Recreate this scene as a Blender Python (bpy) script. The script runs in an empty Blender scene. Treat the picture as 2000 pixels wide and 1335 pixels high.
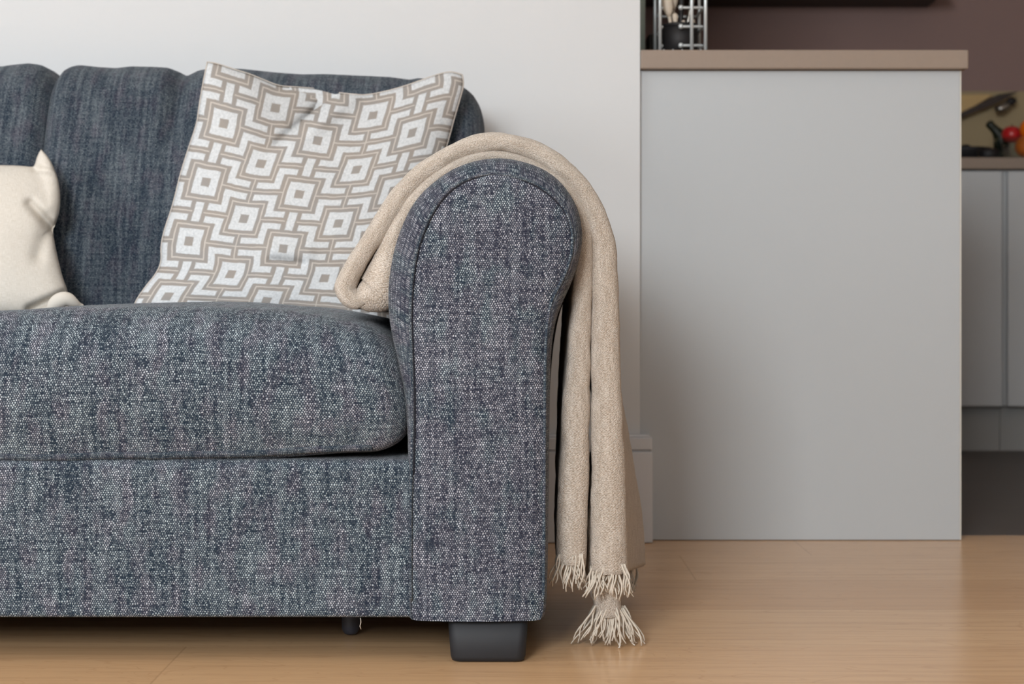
import bpy, bmesh, math, random
from mathutils import Vector, noise
random.seed(7)
C = bpy.context.scene
COL = C.collection
F = 2930.0; EYE = 0.444; CX = 1000.0; HY = 599.0     # focal length in px (2000 wide), eye height, principal point

# ------------------------------------------------------------------ camera
cd = bpy.data.cameras.new('camera'); cam = bpy.data.objects.new('camera', cd); COL.objects.link(cam)
cam.location = (0, 0, EYE); cam.rotation_euler = (math.pi/2, 0, 0)
cd.sensor_width = 36; cd.lens = F/2000*36; cd.shift_y = -(667.5-HY)/2000.0
cd.dof.use_dof = True; cd.dof.focus_distance = 1.92; cd.dof.aperture_fstop = 6.3
cd.clip_start = 0.05
C.camera = cam
# ------------------------------------------------------------------ world, lights, exposure
w = bpy.data.worlds.new('world'); C.world = w; w.use_nodes = True
w.node_tree.nodes['Background'].inputs[0].default_value = (0.80, 0.88, 1.0, 1)
w.node_tree.nodes['Background'].inputs[1].default_value = 1.0
def area(name, loc, target, sx, sy, power, col=(1, 1, 1), spread=180):
    l = bpy.data.lights.new(name, 'AREA'); l.shape = 'RECTANGLE'; l.size = sx; l.size_y = sy
    l.energy = power; l.color = col; l.spread = math.radians(spread)
    o = bpy.data.objects.new(name, l); COL.objects.link(o); o.location = loc
    o.rotation_euler = (Vector(target)-Vector(loc)).to_track_quat('-Z', 'Y').to_euler()
    return o
area('window_light_front', (-1.15, -2.0, 1.62), (-0.75, 2.8, 0.75), 1.05, 1.05, 124, (0.93, 0.975, 1.0))
area('window_light_wide', (1.1, -2.0, 1.62), (1.0, 2.8, 0.8), 1.5, 1.4, 5, (0.90, 0.96, 1.0))
area('window_light_side', (-3.3, 0.6, 1.5), (0, 1.8, 0.6), 1.6, 1.4, 28, (0.88, 0.95, 1.0))
C.view_settings.view_transform = 'Standard'; C.view_settings.look = 'None'
C.view_settings.gamma = 1.0; C.view_settings.use_curve_mapping = False
C.view_settings.exposure = 0.0

# ------------------------------------------------------------------ helpers
def P(px, py, Y):
    return Vector(((px-CX)*Y/F, Y, EYE-(py-HY)*Y/F))
def srgb(r, g, b):
    f = lambda c: (c/255/12.92) if c/255 <= 0.04045 else ((c/255+0.055)/1.055)**2.4
    return (f(r), f(g), f(b), 1)
def link(name, me, mat=None, parent=None, smooth=True):
    o = bpy.data.objects.new(name, me); COL.objects.link(o)
    if mat is not None: me.materials.append(mat)
    if smooth:
        for p in me.polygons: p.use_smooth = True
    if parent is not None: o.parent = parent
    return o
def bmobj(name, bm, mat, parent=None, smooth=False):
    me = bpy.data.meshes.new(name); bmesh.ops.recalc_face_normals(bm, faces=bm.faces[:]); bm.to_mesh(me); bm.free()
    return link(name, me, mat, parent, smooth)
def tag(o, label, cat, group=None, kind=None):
    o['label'] = label; o['category'] = cat
    if group: o['group'] = group
    if kind: o['kind'] = kind
    return o
def thing(name, label, cat, loc=(0, 0, 0), group=None):
    o = bpy.data.objects.new(name, None); COL.objects.link(o); o.empty_display_size = 0.05
    o.location = loc
    return tag(o, label, cat, group)
def parts_to_local(root):
    """children are built in world coordinates; keep them there under a moved empty"""
    for ch in root.children:
        ch.matrix_parent_inverse.translation = -Vector(root.location)
def struct(o): o['kind'] = 'structure'; return o
def box(bm, x0, x1, y0, y1, z0, z1, bev=0.0, seg=2):
    vs = [bm.verts.new((x, y, z)) for x in (x0, x1) for y in (y0, y1) for z in (z0, z1)]
    fs = [(0,1,3,2),(4,6,7,5),(0,4,5,1),(2,3,7,6),(0,2,6,4),(1,5,7,3)]
    faces = [bm.faces.new([vs[i] for i in f]) for f in fs]
    if bev > 0:
        es = list({e for f in faces for e in f.edges})
        bmesh.ops.bevel(bm, geom=es, offset=bev, segments=seg, profile=0.5, affect='EDGES')
def boxobj(name, x0, x1, y0, y1, z0, z1, mat, parent=None, bev=0.0, seg=2):
    bm = bmesh.new(); box(bm, x0, x1, y0, y1, z0, z1, bev, seg)
    return bmobj(name, bm, mat, parent)
def tube(bm, pts, r, n=8, cap=True):
    """round tube along pts; r number or list"""
    pts = [Vector(p) for p in pts]; N = len(pts); rings = []
    up = Vector((0, 0, 1)); t0 = (pts[1]-pts[0]).normalized()
    if abs(t0.dot(up)) > 0.95: up = Vector((0, 1, 0))
    a = t0.cross(up).normalized()
    for i, p in enumerate(pts):
        t = (pts[min(i+1, N-1)]-pts[max(i-1, 0)]).normalized()
        a = (a-t*a.dot(t)).normalized(); b = t.cross(a)
        rr = r[i] if isinstance(r, (list, tuple)) else r
        rings.append([bm.verts.new(p+(a*math.cos(2*math.pi*k/n)+b*math.sin(2*math.pi*k/n))*rr) for k in range(n)])
    for i in range(N-1):
        for k in range(n):
            bm.faces.new((rings[i][k], rings[i][(k+1) % n], rings[i+1][(k+1) % n], rings[i+1][k]))
    if cap: bm.faces.new(rings[0][::-1]); bm.faces.new(rings[-1])
def lathe(bm, cx, cy, prof, n=24):
    rings = [[bm.verts.new((cx+r*math.cos(2*math.pi*k/n), cy+r*math.sin(2*math.pi*k/n), z)) for k in range(n)] for r, z in prof]
    for i in range(len(prof)-1):
        for k in range(n):
            bm.faces.new((rings[i][k], rings[i][(k+1) % n], rings[i+1][(k+1) % n], rings[i+1][k]))
    bm.faces.new(rings[0][::-1]); bm.faces.new(rings[-1])
def resample(pts, n):
    pts = [Vector(p) for p in pts]
    L = [0]
    for a, b in zip(pts, pts[1:]): L.append(L[-1]+(b-a).length)
    out = []; j = 0
    for i in range(n):
        s = L[-1]*i/(n-1)
        while j < len(L)-2 and L[j+1] < s: j += 1
        d = L[j+1]-L[j]; f = (s-L[j])/d if d > 0 else 0
        out.append(pts[j].lerp(pts[j+1], f))
    return out
def smooth_path(pts, it=2):
    """Chaikin"""
    pts = [Vector(p) for p in pts]
    for _ in range(it):
        q = [pts[0]]
        for a, b in zip(pts, pts[1:]): q += [a.lerp(b, .25), a.lerp(b, .75)]
        q.append(pts[-1]); pts = q
    return pts
def grid(name, G, mat, parent=None, closed_u=False, closed_v=False, uv=None, flip=False):
    """G[i][j] points; uv = arc length in metres (mean along each direction) unless given as function (i,j)"""
    nu = len(G); nv = len(G[0])
    U = [0.0]; V = [0.0]
    for i in range(1, nu+1):
        a = G[i-1]; b = G[i % nu]
        U.append(U[-1]+sum((Vector(b[j])-Vector(a[j])).length for j in range(nv))/nv)
    for j in range(1, nv+1):
        V.append(V[-1]+sum((Vector(G[i][j % nv])-Vector(G[i][j-1])).length for i in range(nu))/nu)
    verts = [tuple(G[i][j]) for i in range(nu) for j in range(nv)]
    faces = []; uvs = []
    for i in range(nu if closed_u else nu-1):
        for j in range(nv if closed_v else nv-1):
            q = [(i, j), (i+1, j), (i+1, j+1), (i, j+1)]
            if flip: q = q[::-1]
            faces.append([(a % nu)*nv+(b % nv) for a, b in q])
            uvs += [(uv(a, b) if uv else (U[a], V[b])) for a, b in q]
    me = bpy.data.meshes.new(name); me.from_pydata(verts, [], faces)
    lay = me.uv_layers.new(name='UVMap')
    for k, c in enumerate(uvs): lay.data[k].uv = c
    me.update()
    return link(name, me, mat, parent)
def sstep(a, b, x):
    t = max(0.0, min(1.0, (x-a)/(b-a))); return t*t*(3-2*t)
def lerp_tab(tab, x):
    if x <= tab[0][0]: return tab[0][1]
    for (a, va), (b, vb) in zip(tab, tab[1:]):
        if x <= b:
            t = (x-a)/(b-a); return va+(vb-va)*t
    return tab[-1][1]

# ------------------------------------------------------------------ materials
class N:
    def __init__(s, name):
        s.m = bpy.data.materials.new(name); s.m.use_nodes = True
        s.nt = s.m.node_tree; s.b = s.nt.nodes['Principled BSDF']
    def new(s, t, **k):
        n = s.nt.nodes.new(t)
        for a, b in k.items(): setattr(n, a, b)
        return n
    def put(s, sock, v):
        if isinstance(v, bpy.types.NodeSocket): s.nt.links.new(v, sock)
        else: sock.default_value = v
    def M(s, op, a, b=None, c=None, clamp=False):
        n = s.new('ShaderNodeMath', operation=op, use_clamp=clamp)
        s.put(n.inputs[0], a)
        if b is not None: s.put(n.inputs[1], b)
        if c is not None: s.put(n.inputs[2], c)
        return n.outputs[0]
    def V(s, op, a, b=None):
        n = s.new('ShaderNodeVectorMath', operation=op); s.put(n.inputs[0], a)
        if b is not None: s.put(n.inputs[1], b)
        return n.outputs[0]
    def mix(s, f, a, b):
        n = s.new('ShaderNodeMix', data_type='RGBA'); s.put(n.inputs[0], f); s.put(n.inputs[6], a); s.put(n.inputs[7], b)
        return n.outputs[2]
    def noise(s, vec, scale, detail=2, rough=.5, dist=0):
        n = s.new('ShaderNodeTexNoise'); s.put(n.inputs['Vector'], vec); n.inputs['Scale'].default_value = scale
        n.inputs['Detail'].default_value = detail; n.inputs['Roughness'].default_value = rough; n.inputs['Distortion'].default_value = dist
        return n.outputs[0]
    def ramp(s, v, a, b):                      # smooth 0..1 between a and b
        n = s.new('ShaderNodeMapRange', interpolation_type='SMOOTHSTEP'); s.put(n.inputs[0], v)
        n.inputs[1].default_value = a; n.inputs[2].default_value = b
        return n.outputs[0]
    def xyz(s, x, y, z=0.0):
        n = s.new('ShaderNodeCombineXYZ'); s.put(n.inputs[0], x); s.put(n.inputs[1], y); s.put(n.inputs[2], z); return n.outputs[0]
    def sep(s, v):
        n = s.new('ShaderNodeSeparateXYZ'); s.put(n.inputs[0], v); return n.outputs
    def bump(s, h, strength, dist, normal=None):
        n = s.new('ShaderNodeBump'); s.put(n.inputs['Height'], h); n.inputs['Strength'].default_value = strength; n.inputs['Distance'].default_value = dist
        if normal is not None: s.put(n.inputs['Normal'], normal)
        return n.outputs[0]
    def uv(s): return s.new('ShaderNodeUVMap').outputs[0]
    def obj(s): return s.new('ShaderNodeTexCoord').outputs['Object']
def plain(name, col, rough=.5, metal=0.0, spec=0.5, noise_amt=0.0, nscale=30, bump=0.0, coat=0.0):
    n = N(name); n.b.inputs['Roughness'].default_value = rough; n.b.inputs['Metallic'].default_value = metal
    n.b.inputs['Specular IOR Level'].default_value = spec; n.b.inputs['Coat Weight'].default_value = coat
    f = n.noise(n.obj(), nscale, 4, .6)
    dark = tuple(c*(1-noise_amt) for c in col[:3])+(1,); lite = tuple(min(1, c*(1+noise_amt)) for c in col[:3])+(1,)
    n.put(n.b.inputs['Base Color'], n.mix(f, dark, lite))
    if bump > 0: n.put(n.b.inputs['Normal'], n.bump(n.noise(n.obj(), nscale*8, 3), .4, bump))
    return n.m

def tweed(name, rot=False, pu=0.00300, pv=0.00250, gain=1.0, seed=0.0, purple=0.0, wk=1.0):
    n = N(name); uvn = n.uv(); s = n.sep(uvn); u, v = s[0], s[1]
    if rot: u, v = v, u
    wob = n.M('SUBTRACT', n.noise(n.xyz(u, v, seed), 55, 3), .5)
    wob2 = n.M('SUBTRACT', n.noise(n.xyz(u, v, seed+5), 160, 2), .5)
    u2 = n.M('ADD', u, n.M('ADD', n.M('MULTIPLY', wob, .006), n.M('MULTIPLY', wob2, .0022)))
    v2 = n.M('ADD', v, n.M('ADD', n.M('MULTIPLY', wob, .007), n.M('MULTIPLY', wob2, -.0024)))
    vr = n.M('DIVIDE', v2, pv); row = n.M('FLOOR', vr)
    ur = n.M('ADD', n.M('DIVIDE', u2, pu), n.M('MULTIPLY', n.M('FLOORED_MODULO', row, 2.0), .5)); cu = n.M('FLOOR', ur)
    fu = n.M('SUBTRACT', n.M('FRACT', ur), .5); fv = n.M('SUBTRACT', n.M('FRACT', vr), .5)
    wn = n.new('ShaderNodeTexWhiteNoise', noise_dimensions='3D'); n.put(wn.inputs['Vector'], n.xyz(cu, row, 3.3)); rnd = wn.outputs[0]
    d = n.M('ADD', n.M('POWER', n.M('ABSOLUTE', n.M('DIVIDE', fu, n.M('ADD', .23, n.M('MULTIPLY', rnd, .11)))), 2.0), n.M('POWER', n.M('ABSOLUTE', n.M('DIVIDE', fv, .42)), 2.4))
    dot = n.M('SUBTRACT', 1.0, n.ramp(d, .35, 1.35))
    warp = n.noise(n.xyz(n.M('MULTIPLY', u, 150), n.M('MULTIPLY', v, 9), seed), 1.0, 2)      # slubby threads running up the cloth
    weft = n.noise(n.xyz(n.M('MULTIPLY', u, 18), n.M('MULTIPLY', v, 210), seed+9), 1.0, 2)    # and across it
    big = n.noise(n.xyz(u, v, seed+2), 14, 3)
    tone = n.M('ADD', n.M('MULTIPLY', n.M('SUBTRACT', warp, .5), wk), n.M('ADD', n.M('MULTIPLY', n.M('SUBTRACT', weft, .5), .8), n.M('MULTIPLY', n.M('SUBTRACT', big, .5), .35)))
    lvl = n.M('ADD', n.M('ADD', .40, tone), n.M('MULTIPLY', n.M('SUBTRACT', rnd, .5), .70), clamp=True)
    mask = n.M('MULTIPLY', dot, lvl, clamp=True)
    hue = n.ramp(n.noise(n.xyz(n.M('MULTIPLY', u, 45), n.M('MULTIPLY', v, 20), seed+11), 1.0, 3), .42-purple, .68-purple)
    dark = n.mix(hue, srgb(25, 41, 56), srgb(40, 42, 58))
    dark = n.mix(n.M('MULTIPLY', n.ramp(n.M('ADD', .5, tone), .3, 1.0), .4), dark, srgb(98, 106, 116))
    fib = n.noise(n.xyz(n.M('MULTIPLY', u, 380), n.M('MULTIPLY', v, 900), seed+21), 1.0, 2)
    dark = n.mix(n.M('MULTIPLY', n.ramp(fib, .45, .75), .42), dark, srgb(126, 134, 145))
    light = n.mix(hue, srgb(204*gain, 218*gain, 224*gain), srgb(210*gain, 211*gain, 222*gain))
    n.put(n.b.inputs['Base Color'], n.mix(mask, dark, light))
    n.b.inputs['Roughness'].default_value = .92; n.b.inputs['Specular IOR Level'].default_value = .12
    n.b.inputs['Sheen Weight'].default_value = .12; n.b.inputs['Sheen Roughness'].default_value = .5
    n.put(n.b.inputs['Normal'], n.bump(n.M('ADD', dot, n.M('MULTIPLY', tone, .5)), .75, .0011))
    return n.m
M_TW = tweed('tweed_upholstery'); M_TWP = tweed('tweed_upholstery_arm', seed=2.0, purple=.12)
M_TWR = tweed('tweed_upholstery_turned', rot=True, pu=.0022, pv=.0048, gain=.85, seed=4.0, purple=.08)
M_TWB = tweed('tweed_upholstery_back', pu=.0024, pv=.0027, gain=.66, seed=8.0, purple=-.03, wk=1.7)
M_WELT = tweed('tweed_welt', pu=.0022, pv=.0030, gain=.8)
M_SEAM = plain('dark_navy_thread', srgb(24, 26, 38), .9)
M_FOOT = plain('black_plastic', srgb(29, 31, 36), .62, noise_amt=.15, bump=.0002)
M_GLIDE = plain('slate_grey_plastic', srgb(62, 66, 78), .5, noise_amt=.1)
M_DUST = plain('black_lining', srgb(18, 18, 20), .95)

def throw_mat(name):
    n = N(name); uvn = n.uv(); s = n.sep(uvn); u, v = s[0], s[1]
    wob = n.M('SUBTRACT', n.noise(uvn, 90, 3), .5)
    u2 = n.M('ADD', u, n.M('MULTIPLY', wob, .006)); v2 = n.M('ADD', v, n.M('MULTIPLY', wob, .005))
    a = n.M('SINE', n.M('MULTIPLY', u2, 2*math.pi/.0034)); b = n.M('SINE', n.M('MULTIPLY', v2, 2*math.pi/.0029))
    weave = n.M('ADD', n.M('MULTIPLY', n.M('MULTIPLY', a, b), .5), .5)
    boucle = n.noise(n.xyz(u, v, 1.0), 500, 3, .65)
    slub = n.noise(n.xyz(n.M('MULTIPLY', u, 40), n.M('MULTIPLY', v, 140), 3.0), 1.0, 2)
    f = n.M('ADD', n.M('MULTIPLY', weave, .16), n.M('ADD', n.M('MULTIPLY', boucle, 1.05), n.M('MULTIPLY', slub, .35)))
    col = n.mix(n.ramp(f, .50, 1.15), srgb(180, 163, 145), srgb(249, 239, 228))
    n.put(n.b.inputs['Base Color'], col)
    n.b.inputs['Roughness'].default_value = .95; n.b.inputs['Specular IOR Level'].default_value = .1
    n.b.inputs['Sheen Weight'].default_value = .25; n.b.inputs['Sheen Roughness'].default_value = .4
    n.put(n.b.inputs['Normal'], n.bump(f, 1.0, .0032))
    return n.m
M_THROW = throw_mat('beige_boucle_wool')
M_FRINGE = plain('cream_wool_fringe', srgb(214, 204, 190), .9, noise_amt=.12, nscale=120, bump=.0004)

def linen(name):
    n = N(name); uvn = n.uv(); s = n.sep(uvn)
    th = n.noise(n.xyz(n.M('MULTIPLY', s[0], 1400), n.M('MULTIPLY', s[1], 90), 0), 1.0, 2)
    tv = n.noise(n.xyz(n.M('MULTIPLY', s[0], 90), n.M('MULTIPLY', s[1], 1400), 4), 1.0, 2)
    f = n.M('MULTIPLY', n.M('ADD', th, tv), .5)
    n.put(n.b.inputs['Base Color'], n.mix(n.ramp(f, .3, .7), srgb(202, 194, 182), srgb(225, 219, 210)))
    n.b.inputs['Roughness'].default_value = .9; n.b.inputs['Specular IOR Level'].default_value = .15
    n.put(n.b.inputs['Normal'], n.bump(f, .3, .0006))
    return n.m
M_LINEN = linen('cream_linen')

def key_pattern(name):
    """woven greek-key cloth; unit = 10 px of the traced repeat; W x H repeat, centred lattice"""
    n = N(name); uvn = n.uv(); s = n.sep(uvn)
    Wd, Hd = 82.0, 50.0
    SC = PILLOW_SC
    wob = n.M('MULTIPLY', n.M('SUBTRACT', n.noise(uvn, 60, 3), .5), 1.6)
    X = n.M('ADD', n.M('MULTIPLY', n.M('ADD', s[0], .0355), SC), wob); Y = n.M('ADD', n.M('MULTIPLY', n.M('ADD', s[1], .0235), SC), wob)
    def fold(a, p):  # distance to nearest multiple of p
        return n.M('ABSOLUTE', n.M('SUBTRACT', n.M('FLOORED_MODULO', n.M('ADD', a, p/2), p), p/2))
    x = fold(X, Wd); y = fold(Y, Hd)
    x2 = n.M('SUBTRACT', Wd/2, x); y2 = n.M('SUBTRACT', Hd/2, y)
    def rect(x, y, x0, x1, y0, y1, e=.5):
        dx = n.M('SUBTRACT', n.M('ABSOLUTE', n.M('SUBTRACT', x, (x0+x1)/2)), (x1-x0)/2)
        dy = n.M('SUBTRACT', n.M('ABSOLUTE', n.M('SUBTRACT', y, (y0+y1)/2)), (y1-y0)/2)
        return n.ramp(n.M('MAXIMUM', dx, dy), e, -e)
    def mx(*a):
        r = a[0]
        for b in a[1:]: r = n.M('MAXIMUM', r, b)
        return r
    def sq(x, y):
        r = n.M('MAXIMUM', x, y)
        ring = n.M('MULTIPLY', n.ramp(r, 11.0, 10.0), n.ramp(r, 3.2, 4.2))
        line = n.M('MULTIPLY', n.ramp(n.M('ABSOLUTE', n.M('SUBTRACT', r, 13.9)), .9, .3), 1.0)
        return ring, line
    r1, l1 = sq(x, y); r2, l2 = sq(x2, y2)
    z = mx(rect(x, y, 3.0, 23.0, 16.9, 22.2), rect(x, y, 17.0, 23.0, 2.8, 22.2), rect(x, y, 17.0, 33.5, 2.8, 8.2))
    bar = rect(x, y, 37.5, 44, -1, 8.2)
    white = mx(r1, r2, z, bar)
    cross = mx(rect(x, y, -.5, .5, 14, 26, .3), rect(x, y2, -1, 27, -.5, .5, .3), rect(x, y, 14, 36, -.5, .5, .3))
    lines = mx(l1, l2, cross)
    fine = n.noise(n.xyz(n.M('MULTIPLY', s[0], 1300), n.M('MULTIPLY', s[1], 1300), 0), 1.0, 2)
    drift = n.ramp(n.noise(uvn, 18, 2), .35, .65)
    taupe = n.mix(drift, srgb(158, 154, 151), srgb(164, 156, 149))
    taupe = n.mix(n.ramp(fine, .35, .75), n.mix(.5, taupe, srgb(140, 133, 126)), taupe)
    mott = n.noise(uvn, 240, 3, .6)
    wh = n.mix(n.ramp(n.M('ADD', n.M('MULTIPLY', fine, .5), n.M('MULTIPLY', mott, .5)), .35, .65), srgb(190, 193, 195), srgb(220, 222, 224))
    c = n.mix(n.M('MULTIPLY', lines, .8), taupe, srgb(202, 194, 186))
    c = n.mix(white, c, wh)
    n.put(n.b.inputs['Base Color'], c)
    n.b.inputs['Roughness'].default_value = .88; n.b.inputs['Specular IOR Level'].default_value = .15
    n.put(n.b.inputs['Normal'], n.bump(n.M('ADD', n.M('MULTIPLY', white, 1.0), n.M('MULTIPLY', fine, .5)), .45, .0012))
    return n.m

def oak_floor():
    n = N('oak_plank_floor'); g = n.new('ShaderNodeNewGeometry'); s = n.sep(g.outputs['Position']); x, y = s[0], s[1]
    pw, pl = 0.24, 2.6
    yr = n.M('DIVIDE', n.M('SUBTRACT', y, 1.962), pw); row = n.M('FLOOR', yr)
    rn = n.new('ShaderNodeTexWhiteNoise', noise_dimensions='1D'); n.put(rn.inputs['W'], row)
    xr = n.M('DIVIDE', n.M('ADD', x, n.M('MULTIPLY', rn.outputs[0], pl)), pl); cx = n.M('FLOOR', xr)
    rn2 = n.new('ShaderNodeTexWhiteNoise', noise_dimensions='2D'); n.put(rn2.inputs['Vector'], n.xyz(cx, row)); rnd = rn2.outputs[0]
    off = n.M('MULTIPLY', rnd, 37.0)
    grain = n.noise(n.xyz(n.M('MULTIPLY', x, 3.2), n.M('ADD', n.M('MULTIPLY', y, 60), off), off), 1.0, 5, .6, .6)
    fine = n.noise(n.xyz(n.M('MULTIPLY', x, 18), n.M('ADD', n.M('MULTIPLY', y, 420), off), off), 1.0, 3, .6)
    cath = n.noise(n.xyz(n.M('MULTIPLY', x, 1.6), n.M('ADD', n.M('MULTIPLY', y, 11), off), off), 1.0, 2, .5, 1.2)
    ringv = n.M('ABSOLUTE', n.M('SINE', n.M('MULTIPLY', cath, 46.0)))
    c = n.mix(rnd, srgb(212, 168, 124), srgb(228, 187, 143))
    c = n.mix(n.M('MULTIPLY', n.ramp(grain, .42, .72), .42), c, srgb(190, 149, 110))
    c = n.mix(n.M('MULTIPLY', n.ramp(fine, .5, .75), .20), c, srgb(176, 136, 100))
    c = n.mix(n.M('MULTIPLY', n.ramp(ringv, .25, 0.0), .20), c, srgb(176, 130, 88))
    fy = n.M('ABSOLUTE', n.M('SUBTRACT', n.M('FRACT', n.M('ADD', yr, .5)), .5))
    fx = n.M('ABSOLUTE', n.M('SUBTRACT', n.M('FRACT', n.M('ADD', xr, .5)), .5))
    seam = n.M('MAXIMUM', n.ramp(fy, .0050, .001), n.ramp(fx, .0007, .0002))
    c = n.mix(n.M('MULTIPLY', seam, .22), c, srgb(118, 84, 54))
    n.put(n.b.inputs['Base Color'], c)
    n.put(n.b.inputs['Roughness'], n.M('ADD', .19, n.M('MULTIPLY', fine, .10)))
    n.b.inputs['Specular IOR Level'].default_value = .55
    n.put(n.b.inputs['Normal'], n.bump(n.M('SUBTRACT', n.M('MULTIPLY', fine, .2), seam), .12, .0008))
    return n.m

M_WALL = plain('white_wall_paint', srgb(214, 215, 216), .85, spec=.2, noise_amt=.006, nscale=6, bump=.0003)
M_TRIM = plain('white_gloss_trim', srgb(216, 217, 220), .45, noise_amt=.01)
M_PANEL = plain('pale_grey_laminate', srgb(186, 190, 193), .5, spec=.35, noise_amt=.008, nscale=4)
M_EDGE = plain('white_edge_band', srgb(226, 222, 212), .5)
M_TOP = plain('taupe_laminate_worktop', srgb(150, 134, 121), .55, spec=.3, noise_amt=.05, nscale=90)
M_PLUM = plain('plum_brown_paint', srgb(146, 122, 117), .85, spec=.2, noise_amt=.02, nscale=8)
M_SPLASH = plain('olive_tan_splashback', srgb(160, 142, 108), .6, noise_amt=.04, nscale=20)
M_DOORG = plain('grey_cabinet_laminate', srgb(196, 198, 200), .45, noise_amt=.01)
M_PLINTH = plain('grey_plinth_laminate', srgb(158, 158, 156), .5, noise_amt=.02)
M_SLATE = plain('dark_slate_tile', srgb(92, 85, 81), .55, noise_amt=.10, nscale=5)
M_BLACK = plain('black_plastic_matt', srgb(22, 20, 22), .6)
M_CHROME = plain('chromed_wire', srgb(214, 220, 222), .38, metal=.45)
M_DARKW = plain('dark_brown_wood', srgb(52, 40, 34), .6, noise_amt=.15)
M_WOODL = plain('pale_beech', srgb(216, 202, 184), .6, noise_amt=.1)
M_BOARD = plain('chopping_board_bamboo', srgb(196, 164, 112), .6, noise_amt=.08)
M_CEIL = plain('white_ceiling_paint', srgb(238, 238, 236), .9, spec=.1)
M_STEEL = plain('brushed_steel', srgb(150, 145, 138), .35, metal=1.0)
M_GREENB = plain('dark_green_glass', srgb(24, 30, 14), .45, spec=.4)
M_ORANGE = plain('orange_peel', srgb(252, 122, 16), .45, noise_amt=.08, nscale=60, bump=.0006)
M_APPLE = plain('red_apple_skin', srgb(190, 36, 38), .3, noise_amt=.25, nscale=18)
M_STEM = plain('brown_stem', srgb(70, 52, 32), .8)
def glass(name, col):
    n = N(name); n.b.inputs['Base Color'].default_value = col; n.b.inputs['Roughness'].default_value = .05
    n.b.inputs['Transmission Weight'].default_value = .92; n.b.inputs['IOR'].default_value = 1.45
    return n.m

def thin_glass(name):
    n = N(name); t = n.new('ShaderNodeBsdfTransparent'); t.inputs[0].default_value = (.93, .97, .96, 1)
    g = n.new('ShaderNodeBsdfGlossy'); g.inputs['Roughness'].default_value = .06; g.inputs[0].default_value = (.9, .97, .97, 1)
    lw = n.new('ShaderNodeLayerWeight'); lw.inputs[0].default_value = .22
    mx = n.new('ShaderNodeMixShader'); n.put(mx.inputs[0], n.M('ADD', n.M('MULTIPLY', lw.outputs[1], .75), .04))
    n.nt.links.new(t.outputs[0], mx.inputs[1]); n.nt.links.new(g.outputs[0], mx.inputs[2])
    n.nt.links.new(mx.outputs[0], n.nt.nodes['Material Output'].inputs[0]); return n.m
M_GLASS = thin_glass('clear_glass'); M_GLASSG = plain('frosted_green_glass', srgb(176, 192, 184), .3, noise_amt=.06)
M_FLOOR = oak_floor()

# ------------------------------------------------------------------ room shell
WY = 2.84                                   # sofa wall
XC = 250*WY/F                               # its free corner
XL, XR, YF, YK, ZC = -3.4, 3.4, -2.1, 5.2, 2.55
YT = 2.917                                  # oak meets slate
struct(boxobj('floor', XL, XR, YF, YT, -.05, 0, M_FLOOR))
ft = struct(boxobj('floor_kitchen', XL, XR, YT, YK, -.05, -.0005, M_SLATE))
struct(boxobj('ceiling', XL, XR, YF, YK+.1, ZC, ZC+.1, M_CEIL))
struct(boxobj('wall_back', XL, XC, WY, WY+.11, 0, ZC, M_WALL))
struct(boxobj('wall_kitchen', XL, XR, YK, YK+.1, 0, ZC, M_PLUM))
M_WALLG = plain('bounce_cut_wall_grey', srgb(168, 164, 160), .85, spec=.2, noise_amt=.006, nscale=6)  # darker tone given to the unseen right and front walls to cut bounce light
struct(boxobj('wall_right', XR, XR+.1, YF, YK+.1, 0, ZC, M_WALLG))
def wall_with_holes(name, axis, pos, a0, a1, holes, mat, th=.1):
    bm = bmesh.new(); cuts = sorted({a0, a1, *[h[0] for h in holes], *[h[1] for h in holes]})
    for c0, c1 in zip(cuts, cuts[1:]):
        hh = [h for h in holes if h[0] <= c0 and h[1] >= c1]
        spans = [(0, ZC)] if not hh else [(0, hh[0][2]), (hh[0][3], ZC)]
        for z0, z1 in spans:
            if axis == 'y': box(bm, c0, c1, pos-th, pos, z0, z1)
            else: box(bm, pos-th, pos, c0, c1, z0, z1)
    return struct(bmobj(name, bm, mat))
wall_with_holes('wall_front', 'y', YF, XL, XR, [(-1.95, -.35, .85, 2.35), (.3, 1.9, .85, 2.35)], M_WALLG)
wall_with_holes('wall_left', 'x', XL, YF, YK+.1, [(-.25, 1.45, .75, 2.25)], M_WALL)
def window_frame(name, axis, pos, a0, a1, z0, z1):
    bm = bmesh.new(); t = .05
    segs = [(a0, a0+t, z0, z1), (a1-t, a1, z0, z1), (a0+t, a1-t, z0, z0+t), (a0+t, a1-t, z1-t, z1), ((a0+a1)/2-.02, (a0+a1)/2+.02, z0+t, z1-t)]
    for p, q, r, s_ in segs:
        if axis == 'y': box(bm, p, q, pos-.09, pos-.05, r, s_)
        else: box(bm, pos-.09, pos-.05, p, q, r, s_)
    return struct(bmobj(name, bm, M_TRIM))
window_frame('window_1', 'y', YF, -1.95, -.35, .85, 2.35)
window_frame('window_2', 'y', YF, .3, 1.9, .85, 2.35)
window_frame('window_3', 'x', XL, -.25, 1.45, .75, 2.25)
# skirting board that wraps the free corner of the sofa wall
bm = bmesh.new(); bt = .022
zb = EYE-(878-HY)*2.82/F; zt = EYE-(850-HY)*2.82/F
def skirt(bm, t, z0, z1, inset=0):
    box(bm, XL, XC+t, WY-t, WY, z0, z1, .0015, 1)
    box(bm, XC, XC+t, WY+.0001, 2.8525, z0, z1)
skirt(bm, bt, .001, zb-.004); skirt(bm, bt-.005, zb-.004, zb); skirt(bm, bt-.001, zb, zt-.004); skirt(bm, bt-.005, zt-.004, zt)
struct(bmobj('baseboard_back', bm, M_TRIM))

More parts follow.
